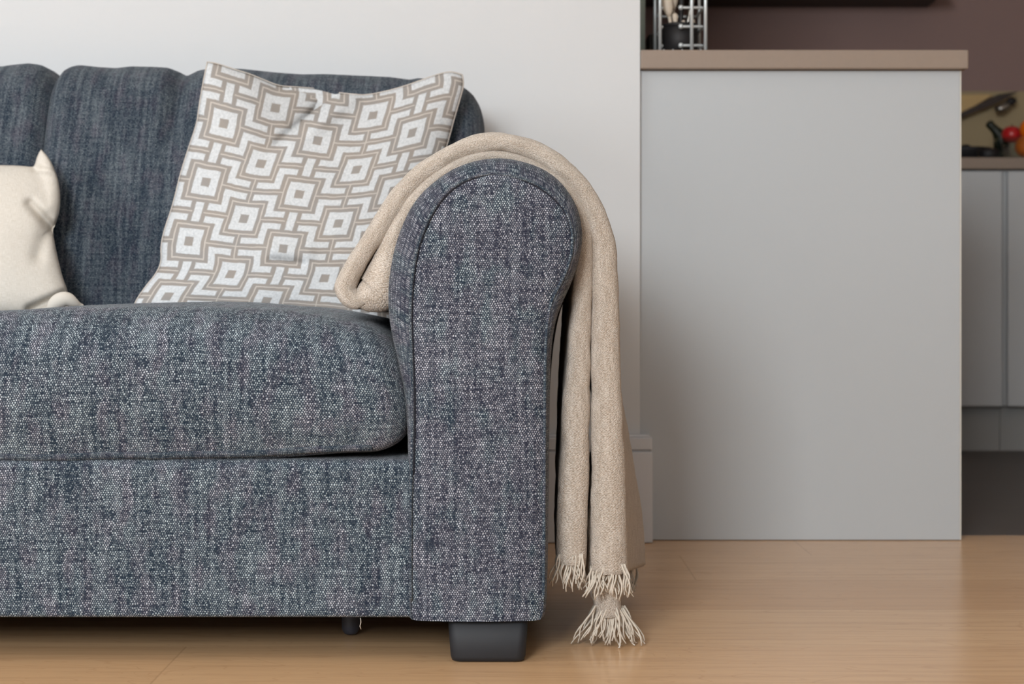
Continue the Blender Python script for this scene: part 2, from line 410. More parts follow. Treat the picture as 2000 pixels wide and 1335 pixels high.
# ------------------------------------------------------------------ kitchen peninsula
PX1 = 875*2.853/F; PYB = 4.2; ZB0 = EYE+(599-134)*2.835/F; ZB1 = EYE+(599-97)*2.835/F
root = thing('peninsula_cabinet', 'pale grey kitchen peninsula cabinet under the taupe bar top beside the sofa wall', 'cabinet', ((XC+PX1)/2, 3.5, 0))
boxobj('end_panel', XC+.0005, PX1, 2.853, 2.871, .001, ZB0-.001, M_PANEL, root, .0008, 1)
boxobj('edge_band', PX1+.0002, PX1+.0022, 2.853, 2.871, .001, ZB0-.001, M_EDGE, root)
boxobj('cabinet_body', XC+.115, PX1-.022, 2.872, PYB, .10, ZB0-.001, M_PANEL, root)
boxobj('plinth', XC+.115, PX1-.06, 2.872, PYB, .0, .10, M_PLINTH, root)
for k in range(2):
    y0 = 2.876+k*.66
    d = boxobj('door', PX1-.02, PX1-.001, y0, y0+.652, .105, ZB0-.012, M_PANEL, root, .001, 1)
parts_to_local(root)
bt_ = boxobj('bar_top', XC+.001, 892*2.835/F, 2.835, PYB+.02, ZB0, ZB1, M_TOP, None, .0025, 2)
tag(bt_, 'long taupe laminate bar top lying on the pale grey peninsula', 'worktop')

# wire rack, pot with utensils and glass on the bar top
def wire_rack():
    Yr = 2.90; Z0 = ZB1; mp = lambda px, y=Yr: (px-CX)*y/F
    mz = lambda py, y=Yr: EYE-(py-HY)*y/F
    root = thing('wire_rack', 'small chromed wire rack holding a black utensil pot on the bar top', 'rack', (mp(1335), Yr+.05, Z0))
    r = .0034; Yb = Yr+.10; top = Z0+.23
    xl, x1, x2 = mp(1289), mp(1351), mp(1378)
    for (x, y) in ((xl, Yr), (x1, Yr), (x2, Yr), (xl, Yb), (x2, Yb)):
        bm = bmesh.new(); tube(bm, [(x, y, Z0+.0005), (x, y, top)], r, 10); bmobj('upright', bm, M_CHROME, root, True)
    for py in (14, 51, 88, -30, -75):
        z = mz(py) if py > -60 else top-.004
        xe = mp(1330)
        bm = bmesh.new()
        pts = [(xe, Yr+.004, z), (xe+.006, Yr+.0045, z), (x2-.006, Yr+.0045, z), (x2-.0045, Yr+.010, z), (x2-.0045, Yb-.01, z), (x2-.008, Yb-.0045, z), (xl+.008, Yb-.0045, z), (xl+.0045, Yb-.01, z), (xl+.0045, Yr+.006, z)]
        tube(bm, pts, .0027, 8)
        bmesh.ops.create_uvsphere(bm, u_segments=12, v_segments=8, radius=.0050, matrix=__import__('mathutils').Matrix.Translation((xe, Yr+.003, z)))
        bmobj('rail', bm, M_CHROME, root, True)
    bm = bmesh.new()
    for k in range(5):
        x = xl+.008+(x2-xl-.016)*k/4; tube(bm, [(x, Yr+.008, Z0+.0125), (x, Yb-.006, Z0+.0125)], .0015, 6)
    bmobj('base_grid', bm, M_CHROME, root, True)
    parts_to_local(root)
    cx, cy = mp(1333), Yr+.052; zb0 = Z0+.0145
    pot = thing('utensil_pot', 'black cylindrical utensil pot standing inside the chromed wire rack', 'pot', (cx, cy, zb0))
    bm = bmesh.new(); R = .036
    lathe(bm, 0, 0, [(R-.004, 0), (R, .003), (R, .052), (R-.003, .053), (R-.003, .01), (.001, .009)], 28)
    bmobj('pot_body', bm, M_BLACK, pot, True)
    bm = bmesh.new(); lathe(bm, 0, 0, [(R+.0008, .047), (R+.002, .0485), (R+.002, .052), (R+.0008, .0535)], 28); bmobj('rim', bm, M_BLACK, pot, True)
    def ut(name, label, cat, base, tip, kind, mat):
        bm = bmesh.new(); b = Vector(base); t = Vector(tip); d = (t-b)
        if kind == 'spatula':
            tube(bm, [b, b+d*.45], .0035, 8); h = b+d*.45
            tube(bm, [h, h+d*.06, h+d*.14, h+d*.5, h+d*.55], [.004, .0075, .011, .0115, .006], 12)
        elif kind == 'spoon':
            tube(bm, [b, b+d*.6], .0032, 8)
            tube(bm, [b+d*.6, b+d*.68, b+d*.8, b+d*.95, b+d], [.0035, .008, .0125, .009, .002], 12)
        else:
            tube(bm, [b, b+d*.25, b+d*.9, b+d], [.003, .0042, .0055, .003], 10)
        return tag(bmobj(name, bm, mat, None, True), label, cat, 'utensils in the black pot')
    z0 = zb0+.012; q = lambda px, py, dy=0: Vector((mp(px), cy+dy, mz(py)))
    ut('wooden_spatula', 'broad pale wooden spatula at the left of the black utensil pot', 'utensil', (cx-.012, cy-.012, z0), q(1300, -45, -.014), 'spatula', M_WOODL)
    ut('wooden_spoon', 'wooden spoon leaning behind the broad spatula in the utensil pot', 'utensil', (cx-.006, cy+.012, z0), q(1318, -40, .010), 'spoon', M_WOODL)
    ut('steel_knife', 'slim steel utensil handle leaning right in the black utensil pot', 'utensil', (cx+.008, cy+.002, z0), q(1362, -30, .0), 'stick', M_STEEL)
    ut('black_ladle', 'black utensil handle in the middle of the utensil pot', 'utensil', (cx+.0, cy-.018, z0), q(1336, -35, -.014), 'stick', M_BLACK)
    for (px, py, r_, dy, lab) in ((1322, 26, .0056, -.020, 'cream rounded handle end left of the middle of the utensil pot'), (1338, 41, .0050, -.024, 'low grey rounded handle end in front of the utensil pot middle'), (1357, 35, .0054, -.012, 'pale rounded handle end at the right of the utensil pot')):
        bm = bmesh.new(); e = q(px, py, dy); b = Vector((cx+(e.x-cx)*.7, cy+dy*.8, z0))
        tube(bm, [b, b.lerp(e, .75), e-Vector((0, 0, .004)), e+Vector((0, 0, .003)), e+Vector((0, 0, .0065))], [.0024, .003, r_, r_, r_*.4], 12)
        tag(bmobj('butter_knife', bm, M_WOODL, None, True), lab, 'utensil', 'utensils in the black pot')
wire_rack()
xg = lambda px, y=2.97: (px-CX)*y/F
bm = bmesh.new(); lathe(bm, xg(1243), 2.99, [(.0185, ZB1+.0005), (.0195, ZB1+.004), (.0195, ZB1+.19), (.012, ZB1+.215), (.0115, ZB1+.25), (.013, ZB1+.252)], 24)
tag(bmobj('glass_bottle', bm, M_GLASSG, None, True), 'tall pale green bottle standing at the wall end of the bar top', 'bottle')
bm = bmesh.new(); box(bm, xg(1262, 3.2), xg(1300, 3.2), 3.16, 3.24, ZB1+.0005, EYE-(66-HY)*3.16/F, .004, 2)
tag(bmobj('black_tin', bm, M_BLACK), 'low black tin between the green bottle and the wire rack', 'tin')

# ------------------------------------------------------------------ kitchen back run
KY = 4.585; kz = lambda py, y=KY: EYE-(py-HY)*y/F; kx = lambda px, y=KY: (px-CX)*y/F
kg = kx(1963)
def base_cabinet(x0, x1, label, rt):
    root = thing('base_cabinet', label, 'cabinet', ((x0+x1)/2, KY+.3, 0), 'grey cabinets along the kitchen back wall')
    boxobj('cabinet_body', x0+.001, x1-.001, KY+.021, YK-.002, kz(793), kz(332), M_DOORG, root)
    boxobj('plinth', x0+.001, x1-.001, KY+.05, KY+.066, .0, kz(793)-.001, M_PLINTH, root)
    g = .0085
    boxobj('door', x0+g, x1-g, KY, KY+.019, kz(793), kz(334), M_DOORG, root, .0015, 1)
    parts_to_local(root)
for i, lab in enumerate(('grey base cabinet hidden mostly behind the peninsula', 'grey base cabinet left of the dark door gap, beside the peninsula', 'grey base cabinet right of the dark door gap, under the fruit bowl')):
    x0 = kg+(i-2)*.60; base_cabinet(x0, x0+.60, lab, i)
wt = boxobj('worktop', kg-1.2, kg+.6, KY-.012, YK-.002, kz(331)+.001, kz(308), M_TOP, None, .002, 1)
tag(wt, 'taupe worktop along the plum kitchen wall, carrying the fruit bowl', 'worktop')
ZW = kz(308)
sp = boxobj('splashback', kg-1.2, kg+.6, YK-.012, YK-.0022, ZW+.001, kz(179, YK), M_SPLASH, None)
tag(sp, 'olive tan splashback panel on the plum kitchen wall above the worktop', 'splashback')
# dark shelf high on the plum wall
root = thing('wall_shelf', 'dark brown shelf high on the plum kitchen wall', 'shelf', (.5, YK-.15, kz(6, 4.95)))
boxobj('board', kx(1150, 4.95), kx(1852, 4.95), 4.95, YK-.002, kz(14, 5.195), kz(14, 5.195)+.03, M_DARKW, root, .002, 1)
for px in (1300, 1600, 1820): boxobj('bracket', kx(px, 5.1), kx(px, 5.1)+.02, 5.0, YK-.002, kz(14, 5.195)+.0305, kz(14, 5.195)+.06, M_DARKW, root)
parts_to_local(root)
# things on the worktop
def leaning_board():
    a = P(1868, 178, 5.10); b = P(1934, 183, 5.10); c = P(1866, 226, 5.10)
    bm = bmesh.new(); y0, y1 = 5.165, 5.182
    pts = [(kx(1790, 5.16), ZW+.0005), (kx(1896, 5.16), ZW+.0005), (kx(1944, 5.16), kz(184, 5.16)), (kx(1840, 5.16), kz(180, 5.16))]
    return pts
def slab(name, pts, y0, y1, mat, bev=.002, parent=None):
    bm = bmesh.new(); f = [bm.verts.new((x, y0, z)) for x, z in pts]; b = [bm.verts.new((x, y1, z)) for x, z in pts]
    n_ = len(pts); bm.faces.new(f); bm.faces.new(b[::-1])
    for i in range(n_): bm.faces.new((f[i], b[i], b[(i+1) % n_], f[(i+1) % n_]))
    if bev: bmesh.ops.bevel(bm, geom=bm.edges[:], offset=bev, segments=2, profile=.5, affect='EDGES')
    return bmobj(name, bm, mat, parent)
q = lambda px, py, y=5.14: (kx(px, y), kz(py, y))
cb = slab('chopping_board', [q(1800, 325, 5.15), q(1800, 186, 5.15), q(1942, 184, 5.15), q(1878, 222, 5.15), q(1860, 318, 5.15)][:], 5.15, 5.168, M_BOARD)
cb.location.z += max(0, ZW+.0008-kz(325, 5.15)); tag(cb, 'pale bamboo chopping board leaning on the splashback beside the peninsula', 'board')
kn = thing('kitchen_knife', 'long dark knife held slanting across the splashback above the fruit bowl', 'knife', (kx(1925, 5.13), 5.13, kz(205, 5.13)))
slab('blade', [q(1870, 232, 5.13), q(1872, 222, 5.13), q(1950, 184, 5.13), q(1990, 178, 5.13), q(1962, 194, 5.13), q(1930, 208, 5.13)], 5.130, 5.1345, M_DARKW, 0, kn)
parts_to_local(kn)
sp_ = thing('ladle', 'steel ladle with a black knob hung on the splashback above the fruit', 'ladle', (kx(1960, 5.12), 5.12, kz(205, 5.12)))
bm = bmesh.new(); tube(bm, [P(1944, 214, 5.12), P(1956, 212, 5.12), P(1968, 205, 5.12), P(1972, 202, 5.12)], [.010, .016, .012, .008], 12); bmobj('bowl', bm, M_STEEL, sp_, True)
bm = bmesh.new(); tube(bm, [P(1966, 203, 5.12), P(1971, 200, 5.12), P(1978, 197, 5.12), P(1985, 195, 5.12)], [.006, .014, .014, .005], 12); bmobj('knob', bm, M_BLACK, sp_, True)
bm = bmesh.new(); tube(bm, [P(1976, 198, 5.125), P(1976, 198, 5.185)], .003, 8); bmobj('hook', bm, M_STEEL, sp_, True)
parts_to_local(sp_)
hk = bmesh.new(); tube(hk, [P(1930, 202, 5.1355), P(1930, 202, 5.186)], .004, 8); hko = bmobj('hook', hk, M_STEEL, kn, True); hko.matrix_parent_inverse.translation = -Vector(kn.location)
# black hob pan and dark bottle
bm = bmesh.new(); cxp, cyp = kx(1886, 4.9), 4.9
lathe(bm, cxp, cyp, [(.070, ZW+.001), (.082, ZW+.050), (.086, ZW+.058), (.078, ZW+.061), (.02, ZW+.066), (.010, ZW+.074)], 32)
tag(bmobj('cast_iron_pan', bm, M_BLACK, None, True), 'low black pan on the worktop right behind the peninsula corner', 'pan')
bm = bmesh.new(); cxp = kx(1930, 4.70)
lathe(bm, cxp, 4.70, [(.022, ZW+.001), (.030, ZW+.010), (.033, ZW+.030), (.026, ZW+.038), (.010, ZW+.042), (.006, ZW+.045)], 28)
tag(bmobj('black_bowl', bm, M_BLACK, None, True), 'small black bowl on the worktop between the pan and the green bottle', 'bowl')
bm = bmesh.new(); b0 = Vector((kx(1956, 4.84), 4.84, ZW+.001))
V3 = lambda x, z: b0+Vector((x, 0, z))
tube(bm, [V3(0, 0), V3(0, .004), V3(0, .078), V3(-.004, .096), V3(-.018, .112), V3(-.030, .124), V3(-.040, .135), V3(-.044, .139)], [.022, .025, .025, .023, .015, .013, .014, .008], 20)
tag(bmobj('oil_bottle', bm, M_GREENB, None, True), 'dark green oil bottle with a bent neck left of the fruit bowl', 'bottle')
# fruit bowl
fb = Vector((kx(2018, 4.72), 4.72, ZW+.001))
bm = bmesh.new(); prof = [(.045, 0), (.075, .004), (.098, .030), (.112, .066), (.117, .070), (.1135, .071), (.094, .033), (.071, .010), (.001, .008)]
lathe(bm, fb.x, fb.y, [(r, fb.z+z) for r, z in prof], 40)
tag(bmobj('fruit_bowl', bm, M_GLASS, None, True), 'clear glass bowl of oranges and an apple at the right edge of the worktop', 'bowl')
def fruit(kind, x, y, z, r, label):
    root = thing(kind, label, kind, (x, y, z-r), 'fruit in the glass bowl')
    bm = bmesh.new(); n_ = 20
    for i in range(15):
        th = math.pi*i/14
    prof = []
    for i in range(1, 16):
        th = math.pi*i/16; rr = r*math.sin(th); zz = -r*math.cos(th)
        if kind == 'apple': zz *= .92; zz -= .14*r*math.exp(-(rr/(.35*r))**2)*(1 if zz > 0 else -1)
        prof.append((rr, zz+r))
    lathe(bm, 0, 0, prof, 24); bmobj('peel' if kind == 'orange' else 'skin', bm, M_ORANGE if kind == 'orange' else M_APPLE, root, True)
    bm = bmesh.new(); tube(bm, [(0, 0, 2*r*.88), (.001, 0, 2*r*.95), (.003, 0, 2*r*1.02)], [.0018, .0016, .002], 6) if kind == 'apple' else tube(bm, [(0, 0, 2*r-.002), (0, 0, 2*r+.001)], [.004, .003], 8)
    bmobj('stem', bm, M_STEM, root, True)
ro = .034
fruit('orange', fb.x-.036, fb.y-.040, fb.z+.043, ro, 'orange low in the glass bowl, below the red apple')
fruit('orange', fb.x+.036, fb.y-.036, fb.z+.045, ro, 'orange at the front right of the glass bowl')
fruit('orange', fb.x+.005, fb.y+.048, fb.z+.048, ro, 'orange at the back of the glass bowl')
fruit('apple', fb.x-.060, fb.y+.024, fb.z+.088, .031, 'red apple on top of the fruit at the left of the glass bowl')
fruit('orange', fb.x-.018, fb.y-.030, fb.z+.098, ro, 'topmost orange right of the red apple in the glass bowl')

# ------------------------------------------------------------------ SOFA
YA = 1.862
sofa = thing('sofa', 'charcoal blue tweed sofa with a rounded arm, standing against the white wall', 'sofa', (-.9, 2.3, 0))
Fs = [(806,1211),(802,1192),(802,1000),(804,925),(806,835),(806,767),(804,700),(802,650),(801,611),(804,547),(814,484),(829,443),(850,402),(872,374),(903,352),(934,342),(964,337),(995,342),(1033,352),(1058,365),(1084,384),(1104,407),(1114,433),(1119,463),(1117,496),(1109,522),(1097,550),(1084,573),(1074,598),(1068,640),(1065,700),(1064,800),(1063,1000),(1062,1186),(1055,1211)]
Os = [(803,1211),(799,1192),(799,1000),(799,925),(797,835),(790,767),(777,700),(766,655),(759,611),(758,560),(766,504),(777,463),(798,412),(823,377),(855,350),(888,328),(926,315),(962,309),(995,310),(1033,319),(1063,331),(1091,351),(1112,377),(1127,404),(1135,433),(1138,462),(1134,495),(1124,530),(1112,562),(1100,586),(1088,615),(1080,650),(1075,700),(1073,800),(1071,1000),(1068,1186),(1058,1211)]
def two(ptsA, ptsB, n=150):
    a = resample([P(x, y, YA) for x, y in smooth2(ptsA)], n); b = resample([P(x, y, YA+.045) for x, y in smooth2(ptsB)], n)
    return a, b
def smooth2(pts, it=2):
    pts = [Vector((x, y)) for x, y in pts]
    for _ in range(it):
        q = [pts[0]]
        for a, b in zip(pts, pts[1:]): q += [a.lerp(b, .25), a.lerp(b, .75)]
        q.append(pts[-1]); pts = q
    return [(p.x, p.y) for p in pts]
Fa, Ob = two(Fs, Os)
NP = len(Fa)
rings = []
cen = Vector((-.01, 0, .3))
g0 = [p+Vector((0, .006, 0)) for p in Fa]
rings.append(g0)
for k in range(0, 11):
    th = k/10*math.pi/2; wgt = math.sin(th); dd = (1-math.cos(th))*.045
    ring = []
    for i in range(NP):
        a = Fa[i]; b = Ob[i]
        p = a.lerp(b, wgt); p.y = YA+.001+dd; p.z = max(p.z, Fa[0].z+.0005)
        ring.append(p)
    rings.append(ring)
for y in [1.93, 1.97, 2.02, 2.1, 2.2, 2.3, 2.4, 2.5, 2.58, 2.64]:
    fl_ = sstep(1.90, 2.25, y)
    rings.append([Vector((p.x+(fl_*(.008*sstep(.54, .40, p.z)+.006*sstep(.30, .45, p.z)*sstep(.56, .46, p.z)) if i > NP*.6 else 0), y, max(p.z, Fa[0].z+.0005))) for i, p in enumerate(Ob)])
# gentle puckers in the boxing near the seam
for k in range(2, 9):
    for i in range(NP):
        z = noise.noise(Vector((i*.9, k*.25, 3)))
        rings[k][i] += Vector((z*.0009, -abs(z)*.0006, z*.0006))
grid('arm', rings, M_TWR, sofa)
# front panel of the arm, slightly padded
NC = 26; half = NP//2; G = []
for i in range(half+1):
    l = Fa[i]; r = Fa[NP-1-i]; row = []
    for j in range(NC+1):
        s_ = j/NC; e = 4*s_*(1-s_); top = 1-(i/half)**6
        p = l.lerp(r, s_); p.y = YA+.004-.011*(e**.5)*max(0, top)**.5
        row.append(p)
    G.append(row)
ap = grid('arm_panel', G, M_TWP, sofa, uv=lambda a, b: (G[a][b].x, G[a][b].z))
bm = bmesh.new(); tube(bm, [p+Vector((0, .0005, 0)) for p in Fa[3:-3]], .0021, 8)
me = bpy.data.meshes.new('welt'); bm.to_mesh(me); bm.free(); wl = link('welt', me, M_WELT, ap)
# outer tube gets arc-length uv for the weave
lay = me.uv_layers.new(name='UVMap')
for lp in me.loops:
    co = me.vertices[lp.vertex_index].co; lay.data[lp.index].uv = (co.x+co.y, co.z)
bm = bmesh.new(); off = []
for i, p in enumerate(Fa):
    inn = (cen-p); inn.y = 0; inn.normalize(); off.append(p+inn*.0028+Vector((0, .0006, 0)))
zl, zr = EYE-(935-HY)*YA/F, EYE-(640-HY)*YA/F
tube(bm, [p for i, p in enumerate(off) if (p.z > zl if i < NP//2 else p.z > zr)], .0011, 6); bmobj('seam', bm, M_SEAM, ap, True)
# bottom and back closing of the arm
ZL = Fa[0].z+.003
bm = bmesh.new(); bm.faces.new([bm.verts.new((p.x, 2.6395, max(p.z, Fa[0].z+.0005))) for p in Ob])
bm.faces.new([bm.verts.new(c) for c in ((Ob[0].x, YA+.012, ZL), (Ob[-1].x, YA+.012, ZL), (Ob[-1].x, 2.64, ZL), (Ob[0].x, 2.64, ZL))])
bmobj('arm_lining', bm, M_DUST, sofa)

XLs = -1.75
def rrect(y0, y1, z0, z1, r, n=9):
    pts = []
    for cy, cz, a0 in ((y0+r, z0+r, 180), (y0+r, z1-r, 90), (y1-r, z1-r, 0), (y1-r, z0+r, -90)):
        for k in range(n):
            a = math.radians(a0-(90*k/(n-1) if False else 90*k/(n-1)))
            pts.append((a, cy, cz, r))
    return pts
def profile(y0, y1, z0, z1, rs, fine=.02):
    """closed loop in (y,z): bottom-front -> front up -> top back -> back down; rs = radii bf, tf, tb, bb"""
    pts = []
    def arc(cy, cz, r, a0, a1, n=10):
        for k in range(n+1):
            a = math.radians(a0+(a1-a0)*k/n); pts.append((cy+r*math.cos(a), cz+r*math.sin(a)))
    def seg(p, q):
        L = math.hypot(q[0]-p[0], q[1]-p[1]); n = max(2, int(L/fine))
        for k in range(1, n): pts.append((p[0]+(q[0]-p[0])*k/n, p[1]+(q[1]-p[1])*k/n))
    bf, tf, tb, bb = rs
    arc(y0+bf, z0+bf, bf, 270, 180); seg((y0, z0+bf), (y0, z1-tf))
    arc(y0+tf, z1-tf, tf, 180, 90); seg((y0+tf, z1), (y1-tb, z1))
    arc(y1-tb, z1-tb, tb, 90, 0); seg((y1, z1-tb), (y1, z0+bb))
    arc(y1-bb, z0+bb, bb, 0, -90); seg((y1-bb, z0), (y0+bf, z0))
    return pts
def bolster(name, x0, x1, prof, rend, mat, parent, deform=None, nx=60, le=True, re=True, ne=10):
    """profile swept along X with pillow-rounded ends"""
    y0, y1, z0, z1, rs = prof
    st = []
    if le:
        for k in range(ne+1):
            th = k/ne*math.pi/2; st.append((x0+rend*(1-math.cos(th)), rend*(1-math.sin(th))))
    else: st.append((x0, 0))
    a = st[-1][0]; b = x1-rend if re else x1
    for k in range(1, nx): st.append((a+(b-a)*k/nx, 0))
    if re:
        for k in range(ne+1):
            th = k/ne*math.pi/2; st.append((x1-rend*(1-math.sin(th)), rend*(1-math.cos(th))))
    else: st.append((x1, 0))
    base = profile(y0, y1, z0, z1, rs); cy, cz = (y0+y1)/2, (z0+z1)/2; hy, hz = (y1-y0)/2, (z1-z0)/2
    G = []
    for x, ins in st:
        G.append([Vector((x, cy+(y-cy)*(hy-ins)/hy, cz+(z-cz)*(hz-ins)/hz)) for y, z in base])
    # close both ends
    def shrink(ring, f): 
        return [Vector((p.x, cy+(p.y-cy)*f, cz+(p.z-cz)*f)) for p in ring]
    G = [shrink(G[0], f) for f in (.02, .35, .7)]+G+[shrink(G[-1], f) for f in (.7, .35, .02)]
    if deform:
        G = [[deform(p) for p in ring] for ring in G]
    V = [0]
    mid = G[len(G)//2]
    for j in range(1, len(mid)+1): V.append(V[-1]+(mid[j % len(mid)]-mid[j-1]).length)
    U = [0]
    for i in range(1, len(G)): U.append(U[-1]+(G[i][len(mid)//6]-G[i-1][len(mid)//6]).length)
    return grid(name, G, mat, parent, closed_v=True, uv=lambda a, b: (U[a], V[b]))
# base rail
Xb = (800-CX)*YA/F
bz1 = EYE-(893-HY)*YA/F; bz0 = EYE-(1208-HY)*YA/F
def dbase(p):
    q = p.copy()
    q.y += .0012*noise.noise(Vector((p.x*9, p.z*14, 1)))
    return q
bolster('base_rail', XLs, Xb+.004, (YA+.006, 2.64, bz0, bz1-.004, (.006, .014, .01, .006)), .004, M_TW, sofa, dbase)
# seat cushion
sz0, sz1 = .2497, .440
ymid = (sz0+sz1)/2
XS = (793-CX)*1.885/F
CROWN = [(p.x, p.y) for p in smooth_path([Vector((a, b, 0)) for a, b in [(-1.75, .010), (-1.2, .010), (-.92, -.008), (-.78, -.007), (-.62, .006), (-.44, .012), (-.32, .008), (-.22, -.002), (-.13, -.016)]], 3)]
def dseat(p):
    q = p.copy(); tz = (p.z-sz0)/(sz1-sz0); ty = (p.y-1.875)/.6
    # front face bulge, crown of the top, corner drop to the right
    if p.y < 2.0: q.y -= .016*math.sin(math.pi*max(0, min(1, tz)))**.8
    q.z += max(0, tz)*(lerp_tab(CROWN, p.x)-.012*(1-math.sin(math.pi*max(0, min(1, ty)))**.6))
    # right end leans outwards at mid height, sits back at the top
    e = sstep(-.34, -.135, p.x)
    q.x += e*(lerp_tab([(0, -.012), (.1, -.004), (.25, .004), (.45, .004), (.6, -.002), (.8, -.011), (1, -.028)], tz))
    # underside: touches the rail in the middle, lifts a little at the right
    b = max(0, 1-tz*3)
    q.z += b*(.012*sstep(-.36, -.14, p.x)-.0045*sstep(-.30, -.6, p.x))
    w_ = .0022*noise.noise(Vector((p.x*11, p.y*9, p.z*11)))+.001*noise.noise(Vector((p.x*30, p.y*20, p.z*26)))
    q.y += w_; q.z += w_*.8
    return q
seat = bolster('seat_cushion', XLs, XS, (1.879, 2.56, sz0, sz1, (.016, .062, .03, .02)), .034, M_TW, sofa, dseat, nx=110, le=False)
# piping along the lower front edge of the seat cushion
pp = []
for k in range(90):
    x = XLs+.02+(XS-.035-XLs-.02)*k/89
    pp.append(dseat(Vector((x, 1.880, sz0+.012)))+Vector((0, .0036, 0)))
bm = bmesh.new(); tube(bm, pp, .0062, 12)
me = bpy.data.meshes.new('piping'); bm.to_mesh(me); bm.free(); link('piping', me, M_WELT, seat)
lay = me.uv_layers.new(name='UVMap')
for lp in me.loops:
    co = me.vertices[lp.vertex_index].co; lay.data[lp.index].uv = (co.x, co.z*1.5+co.y)
# back cushions
TOP = [(84,150),(92,138),(105,128),(125,122),(150,123),(190,127),(220,129),(250,126),(300,127),(325,129),(345,136),(356,142),(368,137),(385,133),(420,130),(470,131),(500,134),(540,138),(585,141),(640,141),(700,144),(760,147),(800,152),(815,149),(835,150),(860,153),(880,160),(905,166),(925,174),(938,184),(946,198)]
YB = 2.46; LEAN = .30
def lean(p, z0=.43):
    q = p.copy(); q.y += (p.z-z0)*LEAN; return q
def dback(p, left=False):
    q = p.copy(); tz = (p.z-.40)/(.853-.40)
    q.y -= .022*math.sin(math.pi*max(0, min(1, tz)))**.7*(1 if p.y < 2.55 else 0)
    if not left:
        # shallow upright tuck below the dip in the top edge
        xt = (356-CX)*2.60/F
        if p.y < 2.56:
            q.y += .020*math.exp(-((p.x-xt-(.86-p.z)*.0)/.018)**2)*sstep(.66, .84, p.z)
    q = lean(q)
    w_ = .004*noise.noise(Vector((p.x*9, p.z*5, 7+(3 if left else 0))))+.0022*noise.noise(Vector((p.x*34, p.z*8, 2)))
    q.y += w_
    if tz > .5:                                    # wavy traced top edge
        px = CX+q.x*F/2.62; py = lerp_tab(TOP, px) if not left else lerp_tab([(-200, 128), (-60, 128), (0, 126), (25, 122), (50, 120), (75, 123), (90, 130), (96, 140)], px)
        zt_ = EYE-(py-HY)*2.62/F
        q.z += (zt_-.862)*sstep(.5, 1.0, tz)
    return q
xb0, xb1 = (80-CX)*2.55/F, (945-CX)*2.61/F
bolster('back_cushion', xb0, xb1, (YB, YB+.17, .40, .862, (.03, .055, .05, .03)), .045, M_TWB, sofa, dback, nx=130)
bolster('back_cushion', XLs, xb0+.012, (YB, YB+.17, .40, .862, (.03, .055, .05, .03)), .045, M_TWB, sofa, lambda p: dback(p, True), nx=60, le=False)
bolster('back_frame', XLs, (935-CX)*2.7/F, (2.66, 2.80, .06, .80, (.02, .05, .03, .01)), .02, M_TW, sofa, None, nx=30)
# feet
def foot(xc, y0, y1, zt_):
    bm = bmesh.new(); hw0, hw1 = .0510, .0470
    y0b = y0+.002
    def ring(hx, ya, yb, z, r):
        pts = []
        for sx, sy, a0 in ((1, 1, 0), (-1, 1, 90), (-1, -1, 180), (1, -1, 270)):
            for k in range(6):
                a = math.radians(a0+90*k/5); cx_ = xc+sx*(hx-r); cy_ = (yb-r if sy > 0 else ya+r)
                pts.append(bm.verts.new((cx_+r*math.cos(a), cy_+r*math.sin(a), z)))
        return pts
    rs_ = [ring(hw1-.006, y0+.006, y1-.006, 0.0005, .008), ring(hw1-.0015, y0+.0015, y1-.002, .002, .011), ring(hw1, y0, y1, .007, .012), ring(hw0, y0-.003, y1+.004, zt_, .010)]
    for a, b in zip(rs_, rs_[1:]):
        for k in range(len(a)): bm.faces.new((a[k], a[(k+1) % len(a)], b[(k+1) % len(a)], b[k]))
    bm.faces.new(rs_[0][::-1]); bm.faces.new(rs_[-1])
    return bmobj('foot', bm, M_FOOT, sofa, True)
foot((953.0-CX)*1.872/F, 1.872, 1.965, .064)
foot((953.0-CX)*1.872/F, 2.62, 2.71, .064)
bm = bmesh.new(); gx = (685-CX)*2.03/F
lathe(bm, gx, 2.03, [(.003, .0015), (.008, .0025), (.0108, .006), (.0122, .011), (.0122, .02), (.0115, .062)], 24)
bmobj('glide_foot', bm, M_GLIDE, sofa, True)
boxobj('underside', XLs, Xb-.002, YA+.03, 2.63, bz0+.004, bz0+.010, M_DUST, sofa)
bm = bmesh.new(); tube(bm, [P(704, 1206, 1.875), P(705, 1214, 1.875), P(703, 1222, 1.875), P(705, 1228, 1.876)], .0005, 5); bmobj('loose_thread', bm, M_FRINGE, sofa, True)
parts_to_local(sofa)

